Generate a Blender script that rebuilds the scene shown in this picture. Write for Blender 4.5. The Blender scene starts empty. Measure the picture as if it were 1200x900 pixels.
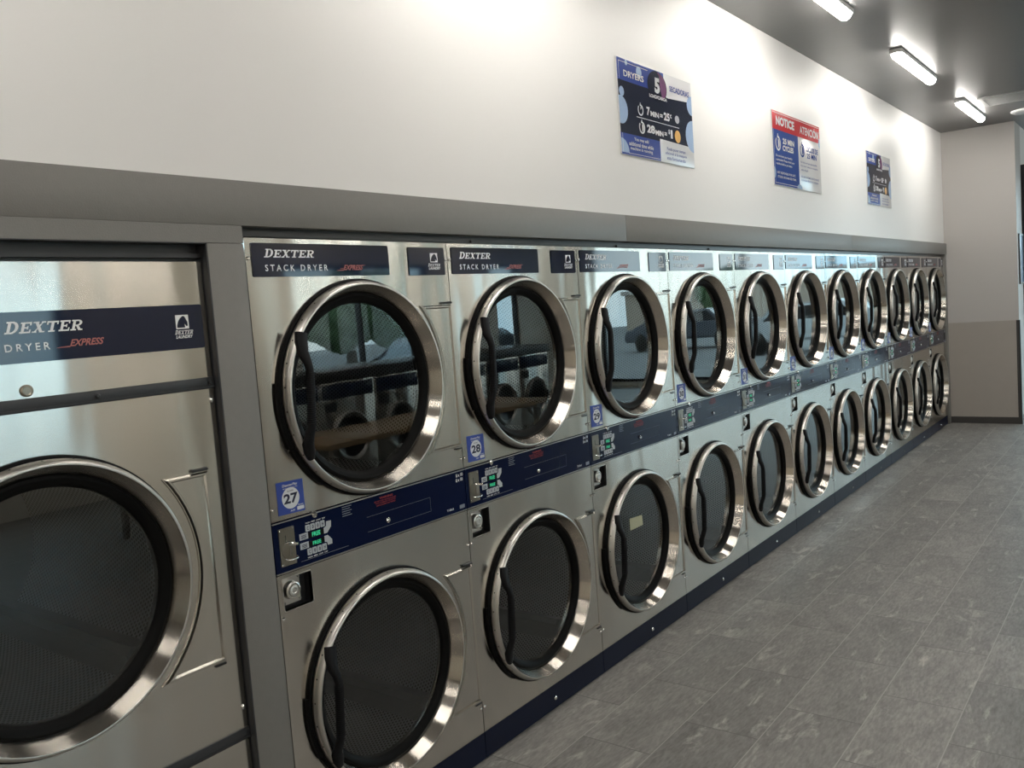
import bpy, bmesh, math, random
from mathutils import Vector, Matrix

C = bpy.context.scene.collection
PI = math.pi
S = 1.11                     # layout units -> metres (applied to everything at the end)
ROOM_Z = 3.10
random.seed(4)

# ------------------------------------------------------------------ materials
def new_mat(name):
    m = bpy.data.materials.new(name); m.use_nodes = True
    nt = m.node_tree
    for n in list(nt.nodes): nt.nodes.remove(n)
    out = nt.nodes.new('ShaderNodeOutputMaterial')
    return m, nt, out

def N(nt, t, **kw):
    n = nt.nodes.new(t)
    for k, v in kw.items(): setattr(n, k, v)
    return n

def math_node(nt, op, a, b=None, c=None):
    n = nt.nodes.new('ShaderNodeMath'); n.operation = op
    for i, v in enumerate((a, b, c)):
        if v is None: continue
        if isinstance(v, (int, float)): n.inputs[i].default_value = v
        else: nt.links.new(v, n.inputs[i])
    return n.outputs[0]

def mixc(nt, fac, a, b):
    n = nt.nodes.new('ShaderNodeMix'); n.data_type = 'RGBA'
    if isinstance(fac, (int, float)): n.inputs[0].default_value = fac
    else: nt.links.new(fac, n.inputs[0])
    for i, v in ((6, a), (7, b)):
        if isinstance(v, tuple): n.inputs[i].default_value = v if len(v) == 4 else v + (1,)
        else: nt.links.new(v, n.inputs[i])
    return n.outputs[2]

def pmat(name, col, rough=.5, metal=0., coat=0., spec=.5, bump=0., bscale=60., var=0., vscale=8., aniso=0., tangent=None, ring=False):
    m, nt, out = new_mat(name)
    p = N(nt, 'ShaderNodeBsdfPrincipled'); nt.links.new(p.outputs[0], out.inputs[0])
    p.inputs['Base Color'].default_value = (*col, 1)
    p.inputs['Roughness'].default_value = rough
    p.inputs['Metallic'].default_value = metal
    p.inputs['Coat Weight'].default_value = coat
    p.inputs['Coat Roughness'].default_value = .04
    p.inputs['Specular IOR Level'].default_value = spec
    geo = N(nt, 'ShaderNodeNewGeometry')
    if var > 0:
        nz = N(nt, 'ShaderNodeTexNoise'); nz.inputs['Scale'].default_value = vscale
        nz.inputs['Detail'].default_value = 4
        nt.links.new(geo.outputs['Position'], nz.inputs['Vector'])
        d = tuple(c*(1-var) for c in col); l = tuple(min(1, c*(1+var)) for c in col)
        nt.links.new(mixc(nt, nz.outputs[0], d, l), p.inputs['Base Color'])
    if bump > 0:
        nb = N(nt, 'ShaderNodeTexNoise'); nb.inputs['Scale'].default_value = bscale
        nb.inputs['Detail'].default_value = 3
        nt.links.new(geo.outputs['Position'], nb.inputs['Vector'])
        b = N(nt, 'ShaderNodeBump'); b.inputs['Strength'].default_value = bump
        b.inputs['Distance'].default_value = .004
        nt.links.new(nb.outputs[0], b.inputs['Height']); nt.links.new(b.outputs[0], p.inputs['Normal'])
    if aniso:
        p.inputs['Anisotropic'].default_value = aniso
        if ring:
            tg = N(nt, 'ShaderNodeTangent', direction_type='RADIAL', axis='X')
            p.inputs['Anisotropic Rotation'].default_value = .25
            nt.links.new(tg.outputs[0], p.inputs['Tangent'])
        else:
            cx = N(nt, 'ShaderNodeCombineXYZ')
            for i in range(3): cx.inputs[i].default_value = tangent[i]
            nt.links.new(cx.outputs[0], p.inputs['Tangent'])
    return m

def emat(name, col, strength, base=(.8, .8, .8)):
    m, nt, out = new_mat(name)
    p = N(nt, 'ShaderNodeBsdfPrincipled'); nt.links.new(p.outputs[0], out.inputs[0])
    p.inputs['Base Color'].default_value = (*base, 1)
    p.inputs['Emission Color'].default_value = (*col, 1)
    p.inputs['Emission Strength'].default_value = strength
    return m

def glass_mat(name, tint, refl=1.5, rough=0.):
    m, nt, out = new_mat(name)
    t = N(nt, 'ShaderNodeBsdfTransparent'); t.inputs[0].default_value = (*tint, 1)
    g = N(nt, 'ShaderNodeBsdfGlossy'); g.inputs['Roughness'].default_value = rough
    g.inputs['Color'].default_value = (.95, .97, .97, 1)
    # Schlick reflectance, the same from both faces of the pane
    geo = N(nt, 'ShaderNodeNewGeometry')
    dt = N(nt, 'ShaderNodeVectorMath', operation='DOT_PRODUCT')
    nt.links.new(geo.outputs['Incoming'], dt.inputs[0]); nt.links.new(geo.outputs['Normal'], dt.inputs[1])
    cs = math_node(nt, 'SUBTRACT', 1., math_node(nt, 'ABSOLUTE', dt.outputs['Value']))
    f0 = refl
    f = math_node(nt, 'ADD', f0, math_node(nt, 'MULTIPLY', 1-f0, math_node(nt, 'POWER', cs, 5.)))
    mx = N(nt, 'ShaderNodeMixShader')
    nt.links.new(f, mx.inputs[0]); nt.links.new(t.outputs[0], mx.inputs[1])
    nt.links.new(g.outputs[0], mx.inputs[2]); nt.links.new(mx.outputs[0], out.inputs[0])
    return m

M = {}
def steel(name, col, rough, aniso, tangent=(0, 0, 1), ring=False, wav=0.):
    m = pmat(name, col, rough, 1., aniso=aniso, tangent=tangent, ring=ring)
    nt = m.node_tree
    p = [n for n in nt.nodes if n.type == 'BSDF_PRINCIPLED'][0]
    geo = N(nt, 'ShaderNodeNewGeometry')
    # fine grain in the roughness, drawn out along the brushing direction
    mp = N(nt, 'ShaderNodeMapping')
    mp.inputs['Scale'].default_value = (2, 2, 260) if not ring else (300, 12, 12)
    nt.links.new(geo.outputs['Position'], mp.inputs[0])
    nz = N(nt, 'ShaderNodeTexNoise'); nz.inputs['Scale'].default_value = 1; nz.inputs['Detail'].default_value = 3
    nt.links.new(mp.outputs[0], nz.inputs['Vector'])
    c2 = tuple(c*.93 for c in col)
    nt.links.new(mixc(nt, nz.outputs[0], c2, col), p.inputs['Base Color'])
    if wav > 0:
        mp2 = N(nt, 'ShaderNodeMapping'); mp2.inputs['Scale'].default_value = (1, 5.0, .9)
        nt.links.new(geo.outputs['Position'], mp2.inputs[0])
        nb = N(nt, 'ShaderNodeTexNoise'); nb.inputs['Scale'].default_value = 1; nb.inputs['Detail'].default_value = 1
        nt.links.new(mp2.outputs[0], nb.inputs['Vector'])
        b = N(nt, 'ShaderNodeBump'); b.inputs['Strength'].default_value = wav; b.inputs['Distance'].default_value = .02
        nt.links.new(nb.outputs[0], b.inputs['Height']); nt.links.new(b.outputs[0], p.inputs['Normal'])
    return m

M['steel'] = steel('brushed_steel_panel', (.645, .615, .56), .19, .97, wav=.36)
M['steel_trim'] = steel('brushed_steel_trim', (.66, .64, .60), .28, .6)
M['ring'] = steel('turned_steel_ring', (.70, .65, .58), .22, .98, ring=True)
M['rimlip'] = pmat('polished_rim', (.62, .60, .56), .32, 1.)
M['bronze'] = pmat('coin_plate_metal', (.32, .29, .24), .32, 1.)
M['chrome'] = pmat('chrome', (.85, .85, .84), .12, 1.)
M['rubber'] = pmat('black_rubber', (.005, .005, .005), .5, spec=.09)
M['blackplastic'] = pmat('black_plastic', (.008, .008, .009), .45, spec=.14)
M['blackmetal'] = pmat('black_painted_metal', (.02, .02, .021), .35, spec=.5)
M['darkgrey'] = pmat('dark_grey_strip', (.03, .031, .034), .4)
M['cabinet'] = pmat('galvanised_cabinet', (.20, .20, .20), .5, .8, var=.1)
M['drumback'] = pmat('drum_back_steel', (.22, .23, .235), .38, .9)
M['navy'] = pmat('navy_gloss_panel', (.003, .008, .036), .12, spec=.24)
M['kick'] = pmat('navy_painted_kick', (.004, .008, .026), .35, spec=.2)
M['navy_badge'] = pmat('navy_gloss_badge', (.003, .008, .034), .05, spec=.5)
M['white_ink'] = pmat('white_print', (.88, .90, .92), .5)
M['red_ink'] = pmat('red_print', (.38, .035, .03), .5)
M['express_ink'] = pmat('express_red_print', (.42, .14, .13), .5)
M['grey_ink'] = pmat('grey_print', (.22, .25, .30), .5)
M['button'] = pmat('white_button', (.50, .54, .58), .5)
M['green_led'] = emat('green_led_text', (.04, .9, .42), .38, (.02, .1, .05))
M['dispglass'] = pmat('display_window', (.006, .006, .008), .12)
M['sticker_blue'] = pmat('sticker_blue', (.035, .075, .36), .4)
M['sticker_white'] = pmat('sticker_white', (.74, .76, .80), .45)
M['dark_ink'] = pmat('navy_print', (.01, .014, .05), .5)
M['note'] = pmat('yellow_note_paper', (.50, .50, .34), .8)
M['wallwhite'] = pmat('white_wall_paint', (.84, .83, .815), .42, bump=.03, bscale=180, spec=.35)
M['fardim'] = pmat('dimmed_white_wall_paint', (.56, .535, .515), .5, bump=.03, bscale=180)  # white far wall, its dim lighting put into the colour
M['cream'] = pmat('cream_wall_paint', (.80, .74, .64), .6, bump=.03, bscale=140)
M['fascia'] = pmat('grey_laminate_fascia', (.20, .193, .18), .42, bump=.12, bscale=260, var=.05, vscale=40)
M['wainscot'] = pmat('taupe_wainscot', (.44, .40, .36), .5, bump=.05, bscale=200, var=.04)
M['basedark'] = pmat('dark_base_vinyl', (.055, .052, .049), .45)
M['ceil'] = pmat('dark_grey_ceiling_paint', (.118, .117, .115), .34, bump=.10, bscale=35, var=.08, vscale=3)
M['lampwhite'] = pmat('lamp_housing_white', (.78, .78, .77), .4)
M['lamp'] = emat('lamp_diffuser', (1., .955, .89), 29.)
M['ventwhite'] = pmat('vent_painted_grey', (.36, .36, .355), .45)
M['ventdark'] = pmat('vent_slots', (.03, .03, .03), .6)
M['glass_door'] = glass_mat('dryer_door_glass', (.62, .65, .65), .10)
M['glass_win'] = glass_mat('window_glass', (.93, .97, .97), .06)
M['sg_navy'] = pmat('sign_dark_navy', (.012, .014, .035), .16, coat=.0, spec=.3)
M['sg_blue'] = pmat('sign_blue', (.045, .08, .33), .16, coat=.0, spec=.3)
M['sg_bluep'] = pmat('sign_royal_blue', (.02, .06, .30), .16, coat=.0, spec=.3)
M['sg_white'] = pmat('sign_white', (.78, .78, .80), .16, coat=.0, spec=.3)
M['sg_light'] = pmat('sign_light_blue', (.36, .50, .74), .25, coat=.5)
M['sg_red'] = pmat('sign_red', (.56, .012, .02), .16, coat=.0, spec=.3)
M['sg_gold'] = pmat('sign_gold', (.75, .42, .08), .3)
M['sg_silver'] = pmat('sign_silver', (.45, .47, .50), .3)
M['sg_purple'] = pmat('sign_purple', (.16, .04, .14), .25)
M['wood'] = pmat('tan_laminate_table', (.45, .32, .18), .35, var=.15, vscale=14)
M['asphalt'] = pmat('asphalt_paving', (.20, .20, .20), .9, bump=.2, bscale=90, var=.12)
M['leaf'] = pmat('tree_leaves', (.055, .10, .035), .7, bump=.5, bscale=14, var=.5, vscale=6)
M['bark'] = pmat('tree_bark', (.09, .065, .045), .9, bump=.4, bscale=40)
M['carpaint'] = pmat('silver_car_paint', (.42, .44, .46), .25, coat=.8)
M['cardark'] = pmat('dark_car_paint', (.05, .06, .08), .25, coat=.8)
M['brick'] = pmat('tan_building_wall', (.42, .34, .27), .8, bump=.1, var=.1)
M['winframe'] = pmat('black_window_frame', (.018, .018, .02), .4)

def drum_mat():
    m, nt, out = new_mat('perforated_drum_steel')
    p = N(nt, 'ShaderNodeBsdfPrincipled'); nt.links.new(p.outputs[0], out.inputs[0])
    uv = N(nt, 'ShaderNodeUVMap'); uv.uv_map = 'UVMap'
    sp = N(nt, 'ShaderNodeSeparateXYZ'); nt.links.new(uv.outputs[0], sp.inputs[0])
    P = .0125
    u = math_node(nt, 'DIVIDE', sp.outputs[0], P); v = math_node(nt, 'DIVIDE', sp.outputs[1], P*.866*2)
    def grid(off):
        a = math_node(nt, 'SUBTRACT', math_node(nt, 'FRACT', math_node(nt, 'ADD', u, off)), .5)
        b = math_node(nt, 'MULTIPLY', math_node(nt, 'SUBTRACT', math_node(nt, 'FRACT', math_node(nt, 'ADD', v, off)), .5), 1.732)
        return math_node(nt, 'SQRT', math_node(nt, 'ADD', math_node(nt, 'MULTIPLY', a, a), math_node(nt, 'MULTIPLY', b, b)))
    d = math_node(nt, 'MINIMUM', grid(0.), grid(.5))
    hole = math_node(nt, 'LESS_THAN', d, .30)
    nt.links.new(mixc(nt, hole, (.40, .41, .41), (.012, .012, .012)), p.inputs['Base Color'])
    nt.links.new(math_node(nt, 'SUBTRACT', 1., math_node(nt, 'MULTIPLY', hole, .9)), p.inputs['Metallic'])
    p.inputs['Roughness'].default_value = .42
    return m
M['drum'] = drum_mat()

def floor_mat():
    m, nt, out = new_mat('slate_look_floor_tile')
    p = N(nt, 'ShaderNodeBsdfPrincipled'); nt.links.new(p.outputs[0], out.inputs[0])
    geo = N(nt, 'ShaderNodeNewGeometry')
    mp = N(nt, 'ShaderNodeMapping', vector_type='POINT'); mp.inputs['Scale'].default_value = (1/S,)*3
    nt.links.new(geo.outputs['Position'], mp.inputs[0])
    sp = N(nt, 'ShaderNodeSeparateXYZ'); nt.links.new(mp.outputs[0], sp.inputs[0])
    x, y = sp.outputs[0], sp.outputs[1]
    v = math_node(nt, 'ADD', math_node(nt, 'DIVIDE', math_node(nt, 'SUBTRACT', x, .207), .2768), 40.)
    row = math_node(nt, 'FLOOR', v)
    fv = math_node(nt, 'FRACT', v)
    half = math_node(nt, 'MULTIPLY', math_node(nt, 'MODULO', row, 2.), .5)   # row 39 (next to the dryers) is odd
    u = math_node(nt, 'ADD', math_node(nt, 'ADD', math_node(nt, 'DIVIDE', math_node(nt, 'SUBTRACT', y, .010), .5455), 40.), half)
    fu = math_node(nt, 'FRACT', u); cu = math_node(nt, 'FLOOR', u)
    dv = math_node(nt, 'MULTIPLY', math_node(nt, 'SUBTRACT', .5, math_node(nt, 'ABSOLUTE', math_node(nt, 'SUBTRACT', fv, .5))), .2768)
    du = math_node(nt, 'MULTIPLY', math_node(nt, 'SUBTRACT', .5, math_node(nt, 'ABSOLUTE', math_node(nt, 'SUBTRACT', fu, .5))), .5455)
    lineL = math_node(nt, 'LESS_THAN', dv, .0020)
    lineC = math_node(nt, 'LESS_THAN', du, .0020)
    # tile tone
    cb = N(nt, 'ShaderNodeCombineXYZ'); nt.links.new(row, cb.inputs[0]); nt.links.new(cu, cb.inputs[1])
    wn = N(nt, 'ShaderNodeTexWhiteNoise', noise_dimensions='3D'); nt.links.new(cb.outputs[0], wn.inputs['Vector'])
    base = mixc(nt, wn.outputs[0], (.25, .24, .225), (.35, .335, .31))
    # each tile has its own piece of stone: shift the noise by the tile's random colour
    mul = N(nt, 'ShaderNodeVectorMath', operation='MULTIPLY'); nt.links.new(wn.outputs['Color'], mul.inputs[0]); mul.inputs[1].default_value = (30, 30, 30)
    add = N(nt, 'ShaderNodeVectorMath', operation='ADD'); nt.links.new(mp.outputs[0], add.inputs[0]); nt.links.new(mul.outputs[0], add.inputs[1])
    st = N(nt, 'ShaderNodeMapping'); st.inputs['Scale'].default_value = (9., 3.2, 3.); st.inputs['Rotation'].default_value = (0, 0, .45)
    nt.links.new(add.outputs[0], st.inputs[0])
    n1 = N(nt, 'ShaderNodeTexNoise'); n1.inputs['Scale'].default_value = 1.; n1.inputs['Detail'].default_value = 8; n1.inputs['Roughness'].default_value = .78; n1.inputs['Distortion'].default_value = .35
    nt.links.new(st.outputs[0], n1.inputs['Vector'])
    n2 = N(nt, 'ShaderNodeTexNoise'); n2.inputs['Scale'].default_value = 1.1; n2.inputs['Detail'].default_value = 8; n2.inputs['Roughness'].default_value = .66; n2.inputs['Distortion'].default_value = .9
    nt.links.new(st.outputs[0], n2.inputs['Vector'])
    r1 = N(nt, 'ShaderNodeMapRange'); r1.inputs[1].default_value = .35; r1.inputs[2].default_value = .68; nt.links.new(n1.outputs[0], r1.inputs[0])
    r2 = N(nt, 'ShaderNodeMapRange'); r2.inputs[1].default_value = .55; r2.inputs[2].default_value = .68; nt.links.new(n2.outputs[0], r2.inputs[0])
    c1 = mixc(nt, math_node(nt, 'MULTIPLY', r1.outputs[0], .8), base, (.165, .16, .151))
    # pale smears of mineral, kept to some areas, and a fine grain along the tile
    area = N(nt, 'ShaderNodeMapRange'); area.inputs[1].default_value = .42; area.inputs[2].default_value = .56; nt.links.new(n1.outputs[0], area.inputs[0])
    c2 = mixc(nt, math_node(nt, 'MULTIPLY', math_node(nt, 'MULTIPLY', r2.outputs[0], area.outputs[0]), .75), c1, (.58, .555, .51))
    gr = N(nt, 'ShaderNodeMapping'); gr.inputs['Scale'].default_value = (110., 26., 20.); gr.inputs['Rotation'].default_value = (0, 0, .3)
    nt.links.new(add.outputs[0], gr.inputs[0])
    n3 = N(nt, 'ShaderNodeTexNoise'); n3.inputs['Scale'].default_value = 1.; n3.inputs['Detail'].default_value = 3
    nt.links.new(gr.outputs[0], n3.inputs['Vector'])
    r3 = N(nt, 'ShaderNodeMapRange'); r3.inputs[1].default_value = .3; r3.inputs[2].default_value = .7; r3.inputs[3].default_value = .78; r3.inputs[4].default_value = 1.2
    nt.links.new(n3.outputs[0], r3.inputs[0])
    vm = N(nt, 'ShaderNodeVectorMath', operation='SCALE'); nt.links.new(c2, vm.inputs[0]); nt.links.new(r3.outputs[0], vm.inputs['Scale'])
    c2 = vm.outputs[0]
    c3 = mixc(nt, math_node(nt, 'MULTIPLY', lineC, .95), c2, (.13, .125, .117))
    c4 = mixc(nt, math_node(nt, 'MULTIPLY', lineL, .68), c3, (.46, .44, .41))
    nt.links.new(c4, p.inputs['Base Color'])
    rr = N(nt, 'ShaderNodeMapRange'); rr.inputs[3].default_value = .36; rr.inputs[4].default_value = .56
    nt.links.new(n1.outputs[0], rr.inputs[0]); nt.links.new(rr.outputs[0], p.inputs['Roughness'])
    line = math_node(nt, 'MAXIMUM', lineL, lineC)
    h = math_node(nt, 'SUBTRACT', math_node(nt, 'MULTIPLY', n1.outputs[0], .5), line)
    b = N(nt, 'ShaderNodeBump'); b.inputs['Strength'].default_value = .25; b.inputs['Distance'].default_value = .003
    nt.links.new(h, b.inputs['Height']); nt.links.new(b.outputs[0], p.inputs['Normal'])
    return m
M['floor'] = floor_mat()

# ------------------------------------------------------------------ mesh helpers
def box(bm, x0, x1, y0, y1, z0, z1, mi=0, bev=0.):
    vs = [bm.verts.new(p) for p in ((x0,y0,z0),(x1,y0,z0),(x1,y1,z0),(x0,y1,z0),(x0,y0,z1),(x1,y0,z1),(x1,y1,z1),(x0,y1,z1))]
    fs = [bm.faces.new([vs[i] for i in q]) for q in ((0,3,2,1),(4,5,6,7),(0,1,5,4),(1,2,6,5),(2,3,7,6),(3,0,4,7))]
    for f in fs: f.material_index = mi
    if bev > 0:
        es = list({e for f in fs for e in f.edges})
        bmesh.ops.bevel(bm, geom=es, offset=bev, segments=2, affect='EDGES', profile=.5, clamp_overlap=True)
    return vs

def prism(bm, pts, x0, x1, mi=0):
    """polygon pts (y,z) extruded from x0 to x1"""
    a = [bm.verts.new((x0, p[0], p[1])) for p in pts]; b = [bm.verts.new((x1, p[0], p[1])) for p in pts]
    n = len(pts); fs = [bm.faces.new(b), bm.faces.new(a[::-1])]
    for i in range(n): fs.append(bm.faces.new((a[i], a[(i+1) % n], b[(i+1) % n], b[i])))
    for f in fs: f.material_index = mi
    return fs

def flat(bm, pts, x, mi=0):
    f = bm.faces.new([bm.verts.new((x, p[0], p[1])) for p in pts]); f.material_index = mi
    if f.normal.x < 0 or (f.normal_update() or f.normal.x < 0): f.normal_flip()
    return f

def circle_pts(cy, cz, r, n=40, ry=None):
    return [(cy+(ry or r)*math.cos(2*PI*i/n), cz+r*math.sin(2*PI*i/n)) for i in range(n)]

def rrect(y0, y1, z0, z1, r, n=4):
    out = []
    for cy, cz, a0 in ((y1-r, z1-r, 0), (y0+r, z1-r, PI/2), (y0+r, z0+r, PI), (y1-r, z0+r, 1.5*PI)):
        for i in range(n+1):
            a = a0+i*PI/2/n; out.append((cy+r*math.cos(a), cz+r*math.sin(a)))
    return out

def plate(bm, outer, holes, x0, x1, mi=0):
    """sheet with holes: loops of (y,z), front face at x1, thickness back to x0"""
    loops = []; edges = []
    for pts in [outer]+holes:
        vs = [bm.verts.new((x1, p[0], p[1])) for p in pts]
        es = [bm.edges.new((vs[i], vs[(i+1) % len(vs)])) for i in range(len(vs))]
        loops.append(vs); edges += es
    r = bmesh.ops.triangle_fill(bm, use_beauty=True, use_dissolve=False, edges=edges, normal=(1, 0, 0))
    fs = [g for g in r['geom'] if isinstance(g, bmesh.types.BMFace)]
    for f in fs:
        f.normal_update()
        if f.normal.x < 0: f.normal_flip()
        f.material_index = mi
    for vs in loops:
        back = [bm.verts.new((x0, v.co.y, v.co.z)) for v in vs]
        n = len(vs)
        for i in range(n):
            f = bm.faces.new((vs[i], vs[(i+1) % n], back[(i+1) % n], back[i])); f.material_index = mi

def lathe(bm, prof, cy, cz, n=96, mi=0, closed=False):
    rings = []
    for x, r in prof:
        rings.append([bm.verts.new((x, cy+r*math.cos(2*PI*i/n), cz+r*math.sin(2*PI*i/n))) for i in range(n)])
    m = len(rings)
    for j in range(m if closed else m-1):
        a, b = rings[j], rings[(j+1) % m]
        for i in range(n):
            f = bm.faces.new((a[i], a[(i+1) % n], b[(i+1) % n], b[i])); f.material_index = mi
    return rings

def disc(bm, x, cy, cz, r, n=32, mi=0):
    f = bm.faces.new([bm.verts.new((x, cy+r*math.cos(2*PI*i/n), cz+r*math.sin(2*PI*i/n))) for i in range(n)])
    f.material_index = mi
    return f

def knob(bm, x0, x1, cy, cz, r, n=14, mi=0, dome=True):
    prof = [(x0, r), (x0+(x1-x0)*.6, r), (x1, r*.55)] if dome else [(x0, r), (x1, r)]
    rings = lathe(bm, prof, cy, cz, n, mi)
    f = bm.faces.new(rings[-1]); f.material_index = mi

def sweep(bm, path, sizes, n=10, mi=0, shape=2.6):
    """superelliptic tube through path points; sizes = (half width y, half depth x)"""
    rings = []
    for k, p in enumerate(path):
        p = Vector(p); a = Vector(path[max(k-1, 0)]); b = Vector(path[min(k+1, len(path)-1)])
        t = (b-a).normalized(); u = Vector((1, 0, 0)); s = t.cross(u).normalized(); u = s.cross(t).normalized()
        w, d = sizes[k]; ring = []
        for i in range(n):
            an = 2*PI*i/n; c, q = math.cos(an), math.sin(an)
            cc = math.copysign(abs(c)**(2/shape), c); qq = math.copysign(abs(q)**(2/shape), q)
            ring.append(bm.verts.new(p+s*w*cc+u*d*qq))
        rings.append(ring)
    for a, b in zip(rings, rings[1:]):
        for i in range(n):
            f = bm.faces.new((a[i], a[(i+1) % n], b[(i+1) % n], b[i])); f.material_index = mi
    for r in (rings[0][::-1], rings[-1]):
        f = bm.faces.new(r); f.material_index = mi

def mesh_from(name, bm, mats, smooth=35., recalc=True):
    if recalc: bmesh.ops.recalc_face_normals(bm, faces=bm.faces[:])
    if smooth:
        for f in bm.faces: f.smooth = True
        lim = math.radians(smooth)
        for e in bm.edges:
            if len(e.link_faces) == 2: e.smooth = e.calc_face_angle(0) < lim
    me = bpy.data.meshes.new(name); bm.to_mesh(me); bm.free()
    for m in (mats if isinstance(mats, (list, tuple)) else [mats]): me.materials.append(m)
    return me

def obj(name, bm, mats, parent=None, smooth=35., recalc=True, label=None, loc=None):
    me = bm if isinstance(bm, bpy.types.Mesh) else mesh_from(name, bm, mats, smooth, recalc)
    o = bpy.data.objects.new(name, me); C.objects.link(o)
    if parent: o.parent = parent
    if label: o['label'] = label
    if loc: o.location = loc
    return o

def thing(name, label, cat, loc=(0, 0, 0), group=None):
    o = bpy.data.objects.new(name, None); C.objects.link(o); o.location = loc
    o.empty_display_size = .1
    o['label'] = label; o['category'] = cat
    if group: o['group'] = group
    return o

def tag(o, label, cat, group=None):
    o['label'] = label; o['category'] = cat
    if group: o['group'] = group
    return o

def struct(name, bm, m, smooth=35.):
    o = obj(name, bm, m, smooth=smooth); o['kind'] = 'structure'; return o

def copy_tree(o, parent=None):
    c = o.copy(); C.objects.link(c); c.parent = parent
    for ch in list(o.children): copy_tree(ch, c)
    return c

# ---- writing
_tc = {}
def text_mesh(s, bold=0., spacing=1.):
    k = (s, bold, spacing)
    if k in _tc: return _tc[k]
    cu = bpy.data.curves.new('t', 'FONT'); cu.body = s; cu.size = 1; cu.offset = bold
    cu.space_character = spacing; cu.resolution_u = 3; cu.fill_mode = 'BOTH'
    o = bpy.data.objects.new('t', cu); C.objects.link(o)
    dg = bpy.context.evaluated_depsgraph_get()
    me = bpy.data.meshes.new_from_object(o.evaluated_get(dg))
    bpy.data.objects.remove(o)
    vs = [v.co.copy() for v in me.vertices]; fs = [list(p.vertices) for p in me.polygons]
    bpy.data.meshes.remove(me)
    _tc[k] = (vs, fs); return _tc[k]

def text(bm, s, x, y0, y1, z0, z1, mi=0, bold=.02, spacing=1., shear=0., thick=0.):
    """fit the writing s into the rectangle y0..y1, z0..z1 on the plane x"""
    vs, fs = text_mesh(s, bold, spacing)
    ax = min(v.x for v in vs); bx = max(v.x for v in vs); az = min(v.y for v in vs); bz = max(v.y for v in vs)
    nv = []
    for v in vs:
        u = (v.x-ax)/(bx-ax); w = (v.y-az)/(bz-az)
        nv.append(bm.verts.new((x, y0+(y1-y0)*u+shear*(w-.0)*(z1-z0), z0+(z1-z0)*w)))
    for f in fs:
        try: q = bm.faces.new([nv[i] for i in f]); q.material_index = mi
        except ValueError: pass

def glyph(ch):
    """slab-serif capitals for the maker's wordmark, in a unit cell; list of polygons"""
    R = lambda a, b, c, d: [(a, b), (c, b), (c, d), (a, d)]
    t = .15
    if ch == 'D':
        P = [R(.0, 0, .5, .13), R(0, .87, .5, 1), R(.13, 0, .36, 1)]
        n = 10
        for i in range(n):
            a0 = -PI/2+PI*i/n; a1 = -PI/2+PI*(i+1)/n
            o = lambda a: (.45+.5*math.cos(a), .5+.5*math.sin(a)); q = lambda a: (.42+.28*math.cos(a), .5+.37*math.sin(a))
            P.append([o(a0), o(a1), q(a1), q(a0)])
        return P, 1.
    if ch == 'E':
        return [R(0, 0, .82, .14), R(0, .86, .8, 1), R(.12, 0, .34, 1), R(.3, .43, .6, .56), R(.53, .34, .62, .65), R(.73, 0, .84, .32), R(.71, .70, .82, 1)], .88
    if ch == 'X':
        return [[(.1, 1), (.36, 1), (.86, 0), (.6, 0)], [(.72, 1), (.84, 1), (.24, 0), (.1, 0)], R(0, 0, .36, .12), R(.56, 0, .98, .12), R(0, .88, .46, 1), R(.62, .88, .96, 1)], 1.
    if ch == 'T':
        return [R(.0, .85, .9, 1), R(.34, 0, .57, 1), R(.2, 0, .71, .13), R(0, .68, .11, 1), R(.79, .68, .9, 1)], .94
    if ch == 'R':
        P = [R(0, 0, .46, .13), R(0, .87, .5, 1), R(.12, 0, .34, 1), [(.38, .48), (.6, .48), (.9, 0), (.64, 0)], R(.66, 0, .98, .12)]
        n = 8
        for i in range(n):
            a0 = -PI/2+PI*i/n; a1 = -PI/2+PI*(i+1)/n
            o = lambda a: (.5+.36*math.cos(a), .71+.29*math.sin(a)); q = lambda a: (.48+.16*math.cos(a), .71+.17*math.sin(a))
            P.append([o(a0), o(a1), q(a1), q(a0)])
        P.append(R(.3, .42, .52, .53)); return P, 1.02
    return [], .5

def wordmark(bm, x, y0, y1, z0, z1, mi=0, shear=.32):
    cells = [glyph(c) for c in 'DEXTER']; tot = sum(w for _, w in cells)+.06*5
    sc = (y1-y0-shear*(z1-z0))/tot; cur = 0
    for k, (polys, w) in enumerate(cells):
        big = 1.0 if k == 0 else .9
        for q, P in enumerate(polys):
            pts = [(y0+(cur+u)*sc+shear*v*big*(z1-z0), z0+v*big*(z1-z0)) for u, v in P]
            flat(bm, pts, x+.0001+.00004*q, mi)
        cur += w+.06

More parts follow.
